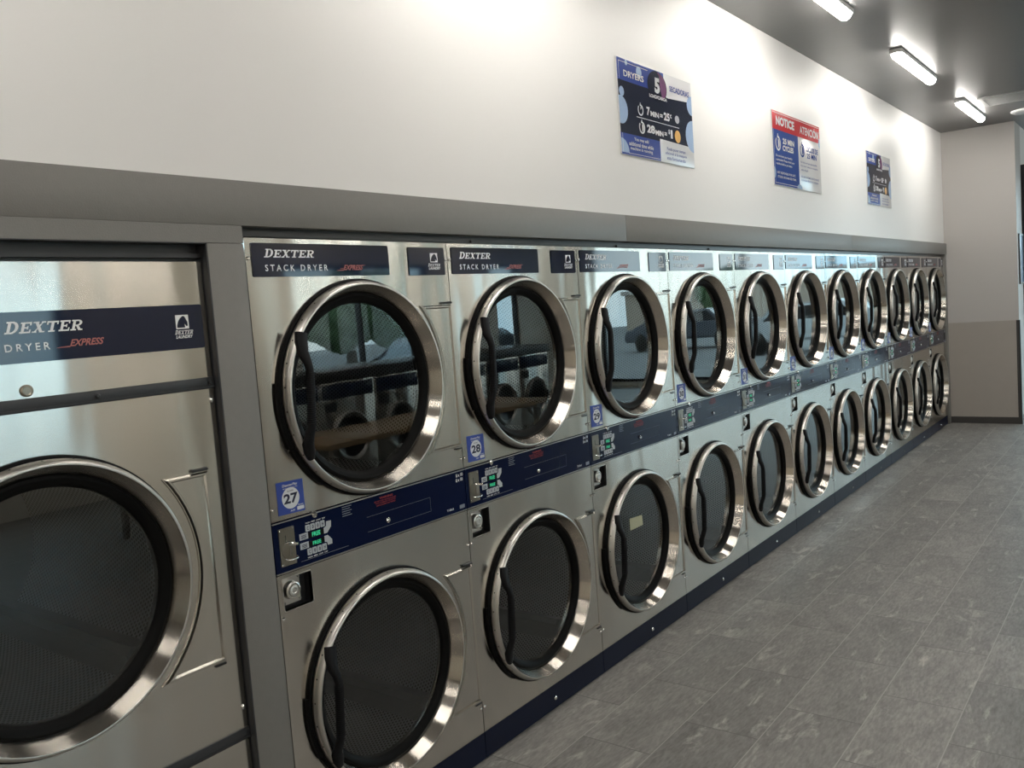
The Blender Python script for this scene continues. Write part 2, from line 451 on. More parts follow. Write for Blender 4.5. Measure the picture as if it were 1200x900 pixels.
HORSE = [(.10,.02),(.14,.30),(.22,.52),(.36,.70),(.50,.80),(.58,.94),(.64,.82),(.74,.72),(.84,.50),(.92,.34),(.88,.24),(.78,.24),(.66,.42),(.56,.44),(.60,.26),(.62,.02)]
def horse_logo(bm, x, y0, z0, w, h, mi=0):
    t = .09
    for r in ((0,0,1,t), (0,1-t,1,1), (0,0,t,1), (1-t,0,1,1)):
        flat(bm, [(y0+w*r[0], z0+h*r[1]), (y0+w*r[2], z0+h*r[1]), (y0+w*r[2], z0+h*r[3]), (y0+w*r[0], z0+h*r[3])], x, mi)
    P = [(y0+w*a, z0+h*b) for a, b in HORSE]
    outer = [(y0+w*t*.8, z0+h*(1-t)), (y0+w*t*.8, z0+h*.02), P[0]]
    # white field behind the neck, the head itself left dark
    flat(bm, [(y0+w*.70, z0+h*.03), (y0+w*.96, z0+h*.03), (y0+w*.96, z0+h*.22), (y0+w*.80, z0+h*.18), (y0+w*.68, z0+h*.34)], x+.00005, mi)
    flat(bm, [(y0+w*.86, z0+h*.55), (y0+w*.96, z0+h*.45), (y0+w*.96, z0+h*.95), (y0+w*.64, z0+h*.95), (y0+w*.76, z0+h*.78)], x+.00005, mi)
    flat(bm, [(y0+w*.05, z0+h*.95), (y0+w*.05, z0+h*.05), (y0+w*.10, z0+h*.30), (y0+w*.20, z0+h*.56), (y0+w*.34, z0+h*.76), (y0+w*.50, z0+h*.88), (y0+w*.54, z0+h*.95)], x+.00005, mi)

# ------------------------------------------------------------------ dryer pieces
DY, ZU, ZL = .381, 1.3585, .478      # door centre across the machine; upper and lower heights
RIM = [(.0125, .300), (.0125, .3150), (.020, .3158), (.032, .3125), (.0395, .3085), (.0415, .3050), (.0405, .3020)]
CONE = [(.0405, .3020), (-.006, .2815)]

def make_door(parent, cy, cz, catch=True, label=None, R=1.):
    bm = bmesh.new()
    lathe(bm, [(a, b*R) for a, b in RIM], cy, cz, 120, 1)
    lathe(bm, [(a, b*R) for a, b in CONE], cy, cz, 120, 0)
    for i in range(30):                                   # rivet dimples around the rim's side
        a = 2*PI*(i+.5)/30
        c = Vector((.026, cy+.3142*R*math.cos(a), cz+.3142*R*math.sin(a)))
        n = Vector((.27, math.cos(a), math.sin(a))).normalized()
        t = Vector((0, -math.sin(a), math.cos(a))); s = n.cross(t)
        f = bm.faces.new([bm.verts.new(c+n*.0008+(t*math.cos(q*PI/4)+s*math.sin(q*PI/4))*.0026) for q in range(8)]); f.material_index = 2
    door = obj('door', bm, [M['ring'], M['rimlip'], M['blackmetal']], parent, smooth=20, recalc=False)
    if label: door['label'] = label
    bm = bmesh.new()                                      # black sleeve the door closes on
    lathe(bm, [(.0005, .323*R), (.009, .322*R), (.0118, .318*R), (.0118, .300*R)], cy, cz, 96)
    if catch:
        for a0, a1, rr in ((172, 205, .330), (206, 232, .327)):
            pts = [(cy+rr*R*math.cos(math.radians(a0+(a1-a0)*i/8)), cz+rr*R*math.sin(math.radians(a0+(a1-a0)*i/8))) for i in range(9)]
            pin = [(cy+.31*R*math.cos(math.radians(a0+(a1-a0)*i/8)), cz+.31*R*math.sin(math.radians(a0+(a1-a0)*i/8))) for i in range(9)]
            prism(bm, pts+pin[::-1], .001, .010)
    obj('door_sleeve', bm, M['rubber'], door)
    bm = bmesh.new()
    lathe(bm, [(-.006, .2818*R), (.0005, .2785*R), (.003, .272*R), (.001, .264*R), (-.005, .2555*R), (-.0115, .2515*R), (-.03, .251*R), (-.03, .283*R)], cy, cz, 96, closed=True)
    obj('rubber_gasket', bm, M['rubber'], door)
    bm = bmesh.new()
    r = lathe(bm, [(-.013, .2515*R), (-.0125, .20*R), (-.012, .10*R)], cy, cz, 72)
    bm.faces.new(r[-1])
    obj('glass', bm, M['glass_door'], door, smooth=60)
    # handle
    bm = bmesh.new()
    ctl = [((.036, -.250, .176), (.020, .010)), ((.041, -.256, .150), (.019, .012)), ((.048, -.260, .122), (.0165, .012)), ((.056, -.254, .098), (.012, .011)), ((.060, -.252, .078), (.0105, .011)),
           ((.061, -.256, .0), (.0100, .011)), ((.060, -.263, -.080), (.0105, .011)), ((.055, -.268, -.102), (.013, .011)), ((.047, -.270, -.125), (.0175, .012)), ((.041, -.262, -.150), (.017, .012)), ((.036, -.255, -.170), (.010, .009))]
    path = [(p[0], cy+p[1]*R, cz+p[2]*R) for p, _ in ctl]
    sweep(bm, path, [s for _, s in ctl], 14)
    for i in range(24):                                   # ribbed grip
        t = i/23; z = .066-.138*t; yy = -.2525-.0095*t
        sweep(bm, [(.0605, cy+yy*R, cz+z*R+.0016), (.0605, cy+yy*R, cz+z*R-.0016)], [(.0118, .0125)]*2, 12)
    obj('handle', bm, M['blackplastic'], door)
    return door

def make_drum(parent, cy, cz, depth=.70, r=.335):
    bm = bmesh.new()
    n = 72; uvl = bm.loops.layers.uv.new('UVMap')
    segs = 5
    rings = lathe(bm, [(-.05-depth*i/segs, r) for i in range(segs+1)], cy, cz, n)
    bm.faces.ensure_lookup_table()
    for f in bm.faces:
        for l in f.loops:
            v = l.vert.co; a = math.atan2(v.z-cz, v.y-cy) % (2*PI)
            l[uvl].uv = (a*r, -v.x)
        us = [l[uvl].uv[0] for l in f.loops]
        if max(us)-min(us) > r*PI:
            for l in f.loops:
                if l[uvl].uv[0] < r*PI: l[uvl].uv = (l[uvl].uv[0]+2*PI*r, l[uvl].uv[1])
    drum = obj('drum', bm, M['drum'], parent, smooth=60, recalc=False)
    bm = bmesh.new()
    rg = lathe(bm, [(-.05-depth, r), (-.05-depth+.02, r*.55), (-.05-depth+.02, .04), (-.05-depth+.04, .035)], cy, cz, 48)
    bm.faces.new(rg[-1])
    obj('drum_back', bm, M['drumback'], drum)
    for k in range(3):
        a = math.radians(75+120*k)
        bm = bmesh.new()
        t = Vector((0, -math.sin(a), math.cos(a))); q = Vector((0, math.cos(a), math.sin(a))); c = Vector((0, cy, cz))
        prof = [(-.05, r*.995), (-.012, r-.075), (.012, r-.075), (.05, r*.995)]
        A = [bm.verts.new(c+t*u+q*w+Vector((-.06, 0, 0))) for u, w in prof]; B = [bm.verts.new(c+t*u+q*w+Vector((-.05-depth+.03, 0, 0))) for u, w in prof]
        bm.faces.new(A); bm.faces.new(B[::-1])
        for i in range(3): bm.faces.new((A[i], B[i], B[i+1], A[i+1]))
        obj('lifter', bm, M['drumback'], drum, smooth=0)
    bm = bmesh.new()                                      # dark ring between the door opening and the drum
    lathe(bm, [(-.03, .283), (-.032, .30), (-.05, .345), (-.075, .345)], cy, cz, 64)
    obj('drum_seal', bm, M['rubber'], drum)
    return drum

def hinge_cover(parent, cy, cz, y1, zt, zb, rad=.352, R=1.):
    rad *= R
    a0 = math.asin(max(-1, min(1, (zt-cz)/rad))); a1 = math.asin((zb-cz)/rad)
    arc = [(cy+rad*math.cos(a0+(a1-a0)*i/18), cz+rad*math.sin(a0+(a1-a0)*i/18)) for i in range(19)]
    pts = arc+[(y1, zb), (y1, zt)]
    bm = bmesh.new()
    fs = prism(bm, pts, .0, .0035)
    top = fs[0]; top.normal_update()
    if top.normal.x < 0: bmesh.ops.reverse_faces(bm, faces=fs)
    for th, dp in ((.002, 0.), (.0035, .0055), (.004, 0.), (.004, -.0065)):
        bmesh.ops.inset_region(bm, faces=[top], thickness=th, depth=dp, use_even_offset=True)
    o = obj('hinge_cover', bm, M['steel'], parent, smooth=25)
    bm = bmesh.new()
    box(bm, .001, .011, y1-.044, y1-.004, zt+.001, zt+.008, bev=.001)
    knob(bm, .0, .012, y1-.006, zt+.0045, .005)
    box(bm, .001, .006, y1-.034, y1-.004, zb-.007, zb-.001, bev=.001)
    obj('hinge', bm, M['blackmetal'], o)
    return o

def screws(parent, pts, r=.0055, name='screw', x0=.0, x1=.005, mat='chrome'):
    for y, z in pts:
        bm = bmesh.new(); knob(bm, x0, x1, y, z, r, 12); obj(name, bm, M[mat], parent)

# ------------------------------------------------------------------ the stack dryer
def make_stack():
    t = thing('stack_dryer', 'x', 'dryer', (0, 0, 0), 'stack dryers in a row along the left wall')
    bm = bmesh.new()                                      # open-fronted cabinet
    for b in ((-1.0, -.012, .004, .010, .0, 1.79), (-1.0, -.012, .790, .796, .0, 1.79), (-1.0, -.99, .004, .796, .0, 1.79),
              (-1.0, -.012, .004, .796, 1.784, 1.79), (-1.0, -.012, .004, .796, .0, .006), (-1.0, -.012, .004, .796, .945, .955)): box(bm, *b)
    obj('cabinet', bm, M['cabinet'], t, smooth=0)
    E = .0018
    bm = bmesh.new()
    plate(bm, rrect(E, .8-E, 1.034, 1.793, .002), [circle_pts(DY, ZU, .285, 72)], -.012, .0)
    up = obj('front_panel', bm, M['steel'], t, smooth=20)
    screws(up, ((.010, 1.739), (.790, 1.739), (.010, 1.066), (.790, 1.066)))
    bm = bmesh.new()
    plate(bm, rrect(E, .8-E, .098, .886, .002), [circle_pts(DY, ZL, .285, 72), rrect(.018, .117, .785, .873, .005)], -.012, .0)
    lo = obj('front_panel', bm, M['steel'], t, smooth=20)
    screws(lo, ((.010, .767), (.790, .767), (.790, .185), (.010, .185)))
    # header badges
    bm = bmesh.new(); prism(bm, rrect(.020, .523, 1.690, 1.780, .005), .0, .003)
    hb = obj('header_badge', bm, M['navy_badge'], t, smooth=20)
    bm = bmesh.new()
    wordmark(bm, .0034, .058, .236, 1.7415, 1.7645)
    text(bm, 'STACK DRYER', .0034, .059, .276, 1.705, 1.7225, bold=.012, spacing=1.55)
    obj('lettering', bm, M['white_ink'], hb, smooth=0)
    bm = bmesh.new()
    text(bm, 'EXPRESS', .0034, .335, .408, 1.706, 1.7215, bold=.03, shear=.4)
    flat(bm, [(.306, 1.7045), (.335, 1.7045), (.338, 1.708), (.315, 1.7065)], .0034)
    flat(bm, [(.320, 1.710), (.335, 1.710), (.336, 1.712), (.324, 1.7115)], .0034)
    flat(bm, [(.408, 1.722), (.424, 1.7205), (.408, 1.7185)], .0034)
    obj('lettering', bm, M['express_ink'], hb, smooth=0, label='small red lettering with speed lines')
    bm = bmesh.new(); prism(bm, rrect(.612, .782, 1.6875, 1.777, .005), .0, .003)
    lb = obj('logo_badge', bm, M['navy_badge'], t, smooth=20)
    bm = bmesh.new()
    horse_logo(bm, .0034, .712, 1.729, .036, .030)
    obj('horse_emblem', bm, M['white_ink'], lb, smooth=0); bm = bmesh.new()
    wordmark(bm, .0034, .700, .762, 1.7155, 1.7255)
    text(bm, 'LAUNDRY', .0034, .703, .758, 1.7055, 1.7135, bold=.03, shear=.3)
    obj('lettering', bm, M['white_ink'], lb, smooth=0)
    # control panel
    bm = bmesh.new()
    prism(bm, [(E, .8885), (.8-E, .8885), (.8-E, 1.0315), (E, 1.0315)], -.012, .002)
    cp = obj('control_panel', bm, M['navy'], t, smooth=0)
    for z0 in (1.0275, .8895):
        bm = bmesh.new(); box(bm, -.001, .004, E, .8-E, z0, z0+.003)
        obj('edge_trim', bm, M['steel_trim'], cp, smooth=0)
    bm = bmesh.new()
    prism(bm, rrect(.018, .070, .908, 1.012, .002), .002, .0045)
    knob(bm, .0045, .007, .045, .950, .022, 24)
    obj('coin_plate', bm, M['bronze'], cp)
    bm = bmesh.new()
    for y, z in ((.0225, 1.007), (.0655, 1.007), (.0225, .913), (.0655, .913)): knob(bm, .0045, .007, y, z, .0028, 10)
    obj('plate_screws', bm, M['chrome'], cp); bm = bmesh.new()
    sweep(bm, [(.006, .048, .966), (.020, .056, .967), (.028, .062, .967)], [(.0045, .0045), (.005, .005), (.004, .004)], 10)
    obj('coin_knob', bm, M['chrome'], cp); bm = bmesh.new()
    loop = [(.012+.012*math.sin(a*PI/12), .048+.020*math.cos(a*PI/12), .929-.003*math.sin(a*PI/12)) for a in range(13)]
    sweep(bm, loop, [(.0022, .0022)]*13, 8)
    obj('coin_return_loop', bm, M['chrome'], cp); bm = bmesh.new()
    box(bm, .0045, .010, .0465, .0495, .934, .958)
    obj('coin_slide', bm, M['chrome'], cp)
    bm = bmesh.new()
    box(bm, .0046, .0052, .038, .040, .972, .992); box(bm, .0046, .0052, .0385, .052, .9715, .9735)
    obj('coin_slot', bm, M['blackmetal'], cp, smooth=0)
    X = .0026                                             # grey label blocks and arrows
    for nm, P in (('button_label', [(.087,.964),(.117,.964),(.117,.982),(.087,.982)]), ('button_label', [(.087,.938),(.117,.938),(.117,.956),(.087,.956)]),
              ('arrow_label', [(.174,.963),(.186,.963),(.201,.978),(.203,.995),(.185,.996),(.183,.983),(.174,.979)]),
              ('arrow_label', [(.174,.956),(.187,.956),(.201,.941),(.201,.928),(.184,.928),(.182,.937),(.174,.939)])):
        bm = bmesh.new(); flat(bm, P, X); obj(nm, bm, M['button'], cp, smooth=0)
    for z0 in (.984, .917):
        for i in range(4):
            bm = bmesh.new(); prism(bm, rrect(.110+.0178*i, .125+.0178*i, z0, z0+.018, .002), .002, .0038)
            obj('button', bm, M['button'], cp, smooth=0)
    bm = bmesh.new()
    for z0 in (.984, .917):
        for i, s in enumerate(('C', '0', '0', 'H')): text(bm, s, .0041, .1145+.0178*i, .1205+.0178*i, z0+.004, z0+.014, bold=.03)
    for z0 in (.967, .941):
        for j in range(3): flat(bm, [(.093, z0+.0038*j), (.111, z0+.0038*j), (.111, z0+.0038*j+.002), (.093, z0+.0038*j+.002)], .0029)
    obj('button_lettering', bm, M['dark_ink'], cp, smooth=0)
    for z0, z1 in ((.963, .980), (.939, .954)):
        bm = bmesh.new(); flat(bm, [(.118, z0), (.173, z0), (.173, z1), (.118, z1)], .0027)
        obj('display', bm, M['dispglass'], cp, smooth=0)
        bm = bmesh.new(); text(bm, 'FREE', .0031, .131, .161, z0+.0022, z1-.0025, bold=.02)
        obj('display_reading', bm, M['green_led'], cp, smooth=0, label='glowing green display letters')
    bm = bmesh.new()
    text(bm, 'HIGH  MED  LOW  OFF', .0025, .112, .182, 1.0055, 1.0095, bold=.02)
    text(bm, 'HIGH  MED  LOW  OFF', .0025, .110, .182, .9085, .9125, bold=.02)
    text(bm, '$ x 10', .0025, .754, .789, 1.008, 1.0205, bold=.03); text(bm, '$ x 10', .0025, .752, .787, .992, 1.0045, bold=.03)
    text(bm, 'T-30x2', .0025, .697, .731, .904, .911, bold=.02)
    obj('lettering', bm, M['white_ink'], cp, smooth=0)
    bm = bmesh.new()
    flat(bm, rrect(.762, .788, .9, .913, .002), .0024)
    for j in range(5): flat(bm, [(.247, 1.020-.0065*j), (.284-.006*(j % 2), 1.020-.0065*j), (.284-.006*(j % 2), 1.022-.0065*j), (.247, 1.022-.0065*j)], .0024)
    for a, b, c, d in ((.086, .905, .26, .906), (.34, .97, .62, .9707), (.34, .925, .62, .9257), (.62, .925, .6207, .9707)): flat(bm, [(a, b), (c, b), (c, d), (a, d)], .0024)
    obj('fine_print', bm, M['grey_ink'], cp, smooth=0)
    bm = bmesh.new()
    text(bm, 'WARNING', .0025, .398, .455, 1.0125, 1.0195, bold=.03)
    for j, s in enumerate(('DO NOT DRY ARTICLES SOILED', 'WITH FLAMMABLE LIQUIDS OR', 'LEAVE CHILDREN UNATTENDED')): text(bm, s, .0025, .376+.004*j, .468-.002*j, 1.0055-.0062*j, 1.0100-.0062*j, bold=.01)
    obj('warning_lettering', bm, M['red_ink'], cp, smooth=0)
    screws(cp, ((.424, .943),), .0085, x0=.002, x1=.011); screws(cp, ((.144, 1.026),), .0095, x0=.002, x1=.010)
    # lock recess
    bm = bmesh.new()
    a = rrect(.018, .117, .785, .873, .005)
    vs0 = [bm.verts.new((-.0005, y, z)) for y, z in a]; vs1 = [bm.verts.new((-.03, y, z)) for y, z in a]
    for i in range(len(a)): bm.faces.new((vs0[i], vs0[(i+1) % len(a)], vs1[(i+1) % len(a)], vs1[i]))
    bm.faces.new(vs1[::-1])
    lr = obj('lock_recess', bm, M['blackmetal'], t, smooth=0, recalc=False)
    bm = bmesh.new()
    plate(bm, rrect(.0155, .1195, .7825, .8755, .007), [a], .0, .0015)
    obj('recess_lip', bm, M['rimlip'], lr, smooth=0)
    bm = bmesh.new()
    prism(bm, rrect(.021, .084, .797, .870, .002), -.03, -.012)
    obj('lock_plate', bm, M['steel_trim'], lr, smooth=0)
    bm = bmesh.new()
    lathe(bm, [(-.012, .026), (.004, .024), (.006, .020), (.002, .0175), (.002, .0165), (.007, .0145), (.008, .009), (.006, .006)], .050, .836, 32)
    disc(bm, .0062, .050, .836, .0065, 16)
    for y, z in ((.079, .866), (.079, .805), (.028, .803)): knob(bm, -.012, -.006, y, z, .0035, 10)
    obj('lock_cylinder', bm, M['steel_trim'], lr)
    # kick plate
    bm = bmesh.new(); prism(bm, [(E, .004), (.8-E, .004), (.8-E, .0965), (E, .0965)], -.012, .0005)
    kp = obj('kick_plate', bm, M['kick'], t, smooth=0)
    screws(kp, ((.431, .045),), .0085, x0=.0, x1=.009)
    hinge_cover(t, DY, ZU, .7975, 1.591, 1.108); hinge_cover(t, DY, ZL, .7975, .700, .212)
    make_door(t, DY, ZU); make_door(t, DY, ZL)
    make_drum(t, DY, ZU); make_drum(t, DY, ZL)
    # number sticker
    bm = bmesh.new(); prism(bm, [(.027, 1.047), (.117, 1.045), (.117, 1.134), (.027, 1.137)], .0, .0012)
    st = obj('number_sticker', bm, M['sticker_blue'], t, smooth=0)
    bm = bmesh.new()
    flat(bm, circle_pts(.0715, 1.0885, .0295, 36), .0015)
    text(bm, 'DexterPay', .0015, .046, .097, 1.1195, 1.1285, bold=.02, shear=.2)
    text(bm, 'MOBILE LAUNDRY PAY', .0015, .048, .098, 1.115, 1.1178, bold=.01)
    flat(bm, rrect(.090, .114, 1.0505, 1.0605, .002), .0015)
    text(bm, 'APP', .0015, .067, .083, 1.0505, 1.0555, bold=.02); text(bm, 'Scan', .0015, .094, .112, 1.063, 1.067, bold=.02)
    obj('sticker_print', bm, M['sticker_white'], st, smooth=0)
    return t, st

def number_mesh(n):
    bm = bmesh.new()
    text(bm, str(n), .0018, .0475, .0955, 1.0735, 1.1015, bold=.035)
    text(bm, 'MACHINE', .0018, .061, .082, 1.106, 1.110, bold=.0)
    return mesh_from('number_%d' % n, bm, M['dark_ink'], 0)

stack0, st0 = make_stack()
num = obj('number', number_mesh(27), None, st0)
desc = [
 'stainless steel stack dryer with sticker 27, nearest of its row, beside the grey post',
 'stainless steel stack dryer with sticker 28, second from the grey post',
 'stainless steel stack dryer with sticker 29 and a yellow note on its lower door glass',
 'stainless steel stack dryer with sticker 30, right after the one with the yellow note',
 'stainless steel stack dryer with sticker 31, fifth in the row from the grey post',
 'stainless steel stack dryer with sticker 32, middle of the row of eleven',
 'stainless steel stack dryer with sticker 33, just past the middle of the row',
 'stainless steel stack dryer with sticker 34, fourth from the far end of the row',
 'stainless steel stack dryer with sticker 35, third from the far end of the row',
 'stainless steel stack dryer with sticker 36, next to last before the far wall',
 'stainless steel stack dryer with sticker 37, farthest of the row against the far wall',
]
stacks = []
for k in range(11):
    o = stack0 if k == 0 else copy_tree(stack0)
    o.location = (0, .8*k, 0); o['label'] = desc[k]; stacks.append(o)
    if k:
        for ch in o.children:
            if ch.name.startswith('number_sticker'):
                for g in ch.children:
                    if g.name.startswith('number') and not g.name.startswith('number_sticker'): g.data = number_mesh(27+k)
# paper note stuck on the lower glass of the third stack
doors29 = [c for c in stacks[2].children if c.name.startswith('door')]
lowdoor = min(doors29, key=lambda d: sum(v.co.z for v in d.data.vertices))
bm = bmesh.new()
NP = [(.311, .592), (.424, .583), (.428, .536), (.312, .538)]
prism(bm, NP, -.0117, -.0107)
nt_ = obj('paper_note', bm, M['note'], lowdoor, smooth=0, label='small yellow paper note taped on the glass')
lowdoor['label'] = 'round glass door with a small yellow paper note on it'

# ------------------------------------------------------------------ the single dryer at the left
def make_single():
    t = thing('single_dryer', 'large stainless steel single dryer with a lettered navy banner, left of the grey post', 'dryer', (0, -.99, 0))
    Y = lambda y: y+.99
    W = .862
    bm = bmesh.new()
    for b in ((-1.1, -.03, .004, .010, 0, 1.735), (-1.1, -.03, W-.008, W-.002, 0, 1.735), (-1.1, -1.09, .004, W-.002, 0, 1.735), (-1.1, -.03, .004, W-.002, 1.725, 1.735), (-1.1, -.03, .004, W-.002, 0, .006)): box(bm, *b)
    obj('cabinet', bm, M['cabinet'], t, smooth=0)
    bm = bmesh.new(); plate(bm, rrect(.002, W-.004, 1.443, 1.730, .003), [], -.03, 0)
    tp = obj('top_panel', bm, M['steel'], t, smooth=0)
    cy, cz = Y(-.575), .995
    bm = bmesh.new(); plate(bm, rrect(.002, W-.004, .530, 1.414, .003), [circle_pts(cy, cz, .285, 72)], -.03, 0)
    dp = obj('front_panel', bm, M['steel'], t, smooth=20)
    bm = bmesh.new(); plate(bm, rrect(.002, W-.004, .012, .500, .003), [], -.03, 0)
    lp = obj('lower_panel', bm, M['steel'], t, smooth=0)
    for z0, z1 in ((1.414, 1.443), (.500, .530)):
        bm = bmesh.new(); box(bm, -.03, .004, .0, W-.002, z0, z1, bev=.001); box(bm, .004, .006, .0, W-.002, z0+.003, z0+.006)
        sp = obj('divider_strip', bm, M['darkgrey'], t)
        if z0 > 1: screws(sp, ((Y(-.43), 1.430), (Y(-.142), 1.430), (Y(-.80), 1.43)), .006, x0=.004, x1=.009, mat='blackmetal')
    screws(dp, ((Y(-.140), 1.385), (Y(-.140), .585)), .0065)
    bm = bmesh.new(); prism(bm, rrect(.06, Y(-.145), 1.5175, 1.625, .005), 0, .003)
    b = obj('header_badge', bm, M['navy_badge'], t)
    bm = bmesh.new()
    wordmark(bm, .0034, Y(-.610), Y(-.438), 1.5795, 1.605)
    text(bm, 'DRYER', .0034, Y(-.612), Y(-.520), 1.5425, 1.558, bold=.012, spacing=1.5)
    wordmark(bm, .0034, Y(-.224), Y(-.172), 1.554, 1.5645); text(bm, 'LAUNDRY', .0034, Y(-.222), Y(-.178), 1.544, 1.552, bold=.03, shear=.3)
    obj('lettering', bm, M['white_ink'], b, smooth=0)
    bm = bmesh.new(); horse_logo(bm, .0034, Y(-.219), 1.567, .035, .034); obj('horse_emblem', bm, M['white_ink'], b, smooth=0)
    bm = bmesh.new(); text(bm, 'EXPRESS', .0034, Y(-.478), Y(-.405), 1.545, 1.5605, bold=.03, shear=.4)
    flat(bm, [(Y(-.508), 1.5435), (Y(-.478), 1.5435), (Y(-.475), 1.547), (Y(-.498), 1.5455)], .0034)
    obj('lettering', bm, M['express_ink'], b, smooth=0, label='small red lettering with speed lines')
    bm = bmesh.new(); lathe(bm, [(0, .013), (.004, .013), (.005, .010), (.003, .008)], Y(-.578), 1.459, 24); disc(bm, .0035, Y(-.578), 1.459, .0085)
    obj('key_lock', bm, M['bronze'], tp)
    hinge_cover(t, cy, cz, Y(-.174), 1.213, .722)
    make_door(t, cy, cz, catch=False)
    make_drum(t, cy, cz, .8, .335)
    return t
make_single()

# ------------------------------------------------------------------ the room
bm = bmesh.new(); box(bm, -1.4, 7.3, -6.2, 12.3, -.1, 0); struct('floor', bm, M['floor'], 0)
bm = bmesh.new(); box(bm, -1.4, 7.3, -6.2, 12.3, ROOM_Z, ROOM_Z+.1); struct('ceiling', bm, M['ceil'], 0)
bm = bmesh.new(); box(bm, -.12, .0, -1.12, 8.9, 1.935, ROOM_Z); struct('wall_left', bm, M['wallwhite'], 0)
bm = bmesh.new(); box(bm, -.12, .0, -6.2, -1.12, 0, ROOM_Z); struct('wall_left_rear', bm, M['wallwhite'], 0)
bm = bmesh.new(); box(bm, -1.4, .68, 8.9, 9.3, 0, ROOM_Z); struct('wall_far', bm, M['fardim'], 0)
bm = bmesh.new(); box(bm, .0, .6795, 8.894, 8.9, .07, 1.083); struct('trim_1', bm, M['wainscot'], 0)
bm = bmesh.new(); box(bm, .0, .684, 8.888, 8.9, 0, .071); box(bm, .68, .692, 8.888, 9.3, 0, .071); struct('baseboard_far', bm, M['basedark'], 0)
bm = bmesh.new(); box(bm, .655, .688, 8.892, 8.9, .071, 1.083); box(bm, .68, .688, 8.892, 8.94, .071, 1.083); struct('trim_2', bm, M['basedark'], 0)
bm = bmesh.new(); box(bm, -.03, .025, -1.115, 1.98, 1.82, 1.935, bev=.0015)
box(bm, -.03, .025, -1.115, -.0185, 1.775, 1.8198); struct('trim_3', bm, M['fascia'])
bm = bmesh.new(); box(bm, -.03, .025, 1.9812, 5.4, 1.82, 1.935, bev=.0015); box(bm, -.03, .025, 5.4012, 8.888, 1.82, 1.935, bev=.0015); struct('trim_4', bm, M['fascia'])
bm = bmesh.new(); box(bm, -.10, .025, -.125, -.0185, 0, 1.774, bev=.0015); struct('trim_5', bm, M['fascia'])
bm = bmesh.new(); box(bm, -.10, .025, -1.115, -.996, 0, 1.774, bev=.0015); struct('trim_6', bm, M['fascia'])
bm = bmesh.new(); box(bm, -.02, .018, 8.802, 8.888, 0, 1.82, bev=.001); struct('trim_7', bm, M['fascia'])
bm = bmesh.new(); box(bm, -.05, -.012, -.018, 8.80, 1.793, 1.82)
for y0 in (-.018, .94, 1.94, 2.9): box(bm, -.012, -.004, y0, y0+.92, 1.797, 1.806)
struct('trim_8', bm, M['blackmetal'], 0)
bm = bmesh.new(); box(bm, -.05, -.02, -.996, -.125, 1.736, 1.775); box(bm, -.02, -.004, -.996, -.125, 1.740, 1.750); box(bm, -.06, .0245, -.1285, -.1252, .0, 1.7745); box(bm, -.02, .0245, -.996, -.1286, 1.7725, 1.7748); struct('trim_9', bm, M['darkgrey'], 0)  # dark strips on post side and fascia underside stand in for shade

# storefront across the far end and openings in the right-hand wall
def window(name, axis, at, a0, a1, z0, z1, n, fr=.04):
    """framed glazing; axis 'y' = lies in a plane y=at running along x, axis 'x' = plane x=at running along y"""
    def bx(bm, u0, u1, w0, w1, d0, d1):
        if axis == 'y': box(bm, u0, u1, at+d0, at+d1, w0, w1)
        else: box(bm, at+d0, at+d1, u0, u1, w0, w1)
    bm = bmesh.new()
    bx(bm, a0, a1, z0, z0+fr, -.05, .05); bx(bm, a0, a1, z1-fr, z1, -.05, .05)
    for i in range(n+1):
        c = a0+fr/2+(a1-a0-fr)*i/n
        bx(bm, c-fr/2, c+fr/2, z0+fr, z1-fr, -.05, .05)
    o = struct(name, bm, M['winframe'], 0)
    bm = bmesh.new(); bx(bm, a0+fr, a1-fr, z0+fr, z1-fr, -.003, .003)
    g = obj('window_pane', bm, M['glass_win'], o, smooth=0)
    return o
window('window_1', 'y', 12.1, .70, 6.4, .10, 2.75, 4, .06)
bm = bmesh.new()
box(bm, .64, .70, 12.0, 12.2, 0, ROOM_Z); box(bm, 6.4, 7.0, 12.0, 12.2, 0, ROOM_Z); box(bm, .70, 6.4, 12.0, 12.2, 2.75, ROOM_Z); box(bm, .70, 6.4, 12.0, 12.2, 0, .10)
struct('wall_end', bm, M['cream'], 0)
window('window_2', 'x', .67, 9.34, 12.0, .10, 2.70, 3, .05)
bm = bmesh.new(); box(bm, .62, .68, 9.3, 12.0, 2.70, ROOM_Z); box(bm, .62, .68, 9.3, 12.0, 0, .10); struct('wall_corner', bm, M['wallwhite'], 0)
wins = [(1.0, 2.9), (5.7, 8.4), (9.9, 10.7)]
bm = bmesh.new(); ed = [-6.2]+[v for w in wins for v in w]+[12.2]
for i in range(0, len(ed), 2): box(bm, 7.0, 7.2, ed[i], ed[i+1], 0, ROOM_Z)
for a, b in wins: box(bm, 7.0, 7.2, a, b, 0, .95); box(bm, 7.0, 7.2, a, b, 2.35, ROOM_Z)
struct('wall_right', bm, M['cream'], 0)
for i, (a, b) in enumerate(wins): window('window_%d' % (i+3), 'x', 7.1, a, b, .95, 2.35, 2 if b-a > 1 else 1, .05)
bm = bmesh.new(); box(bm, -1.4, 7.2, -6.3, -6.2, 0, ROOM_Z); struct('wall_rear', bm, M['cream'], 0)

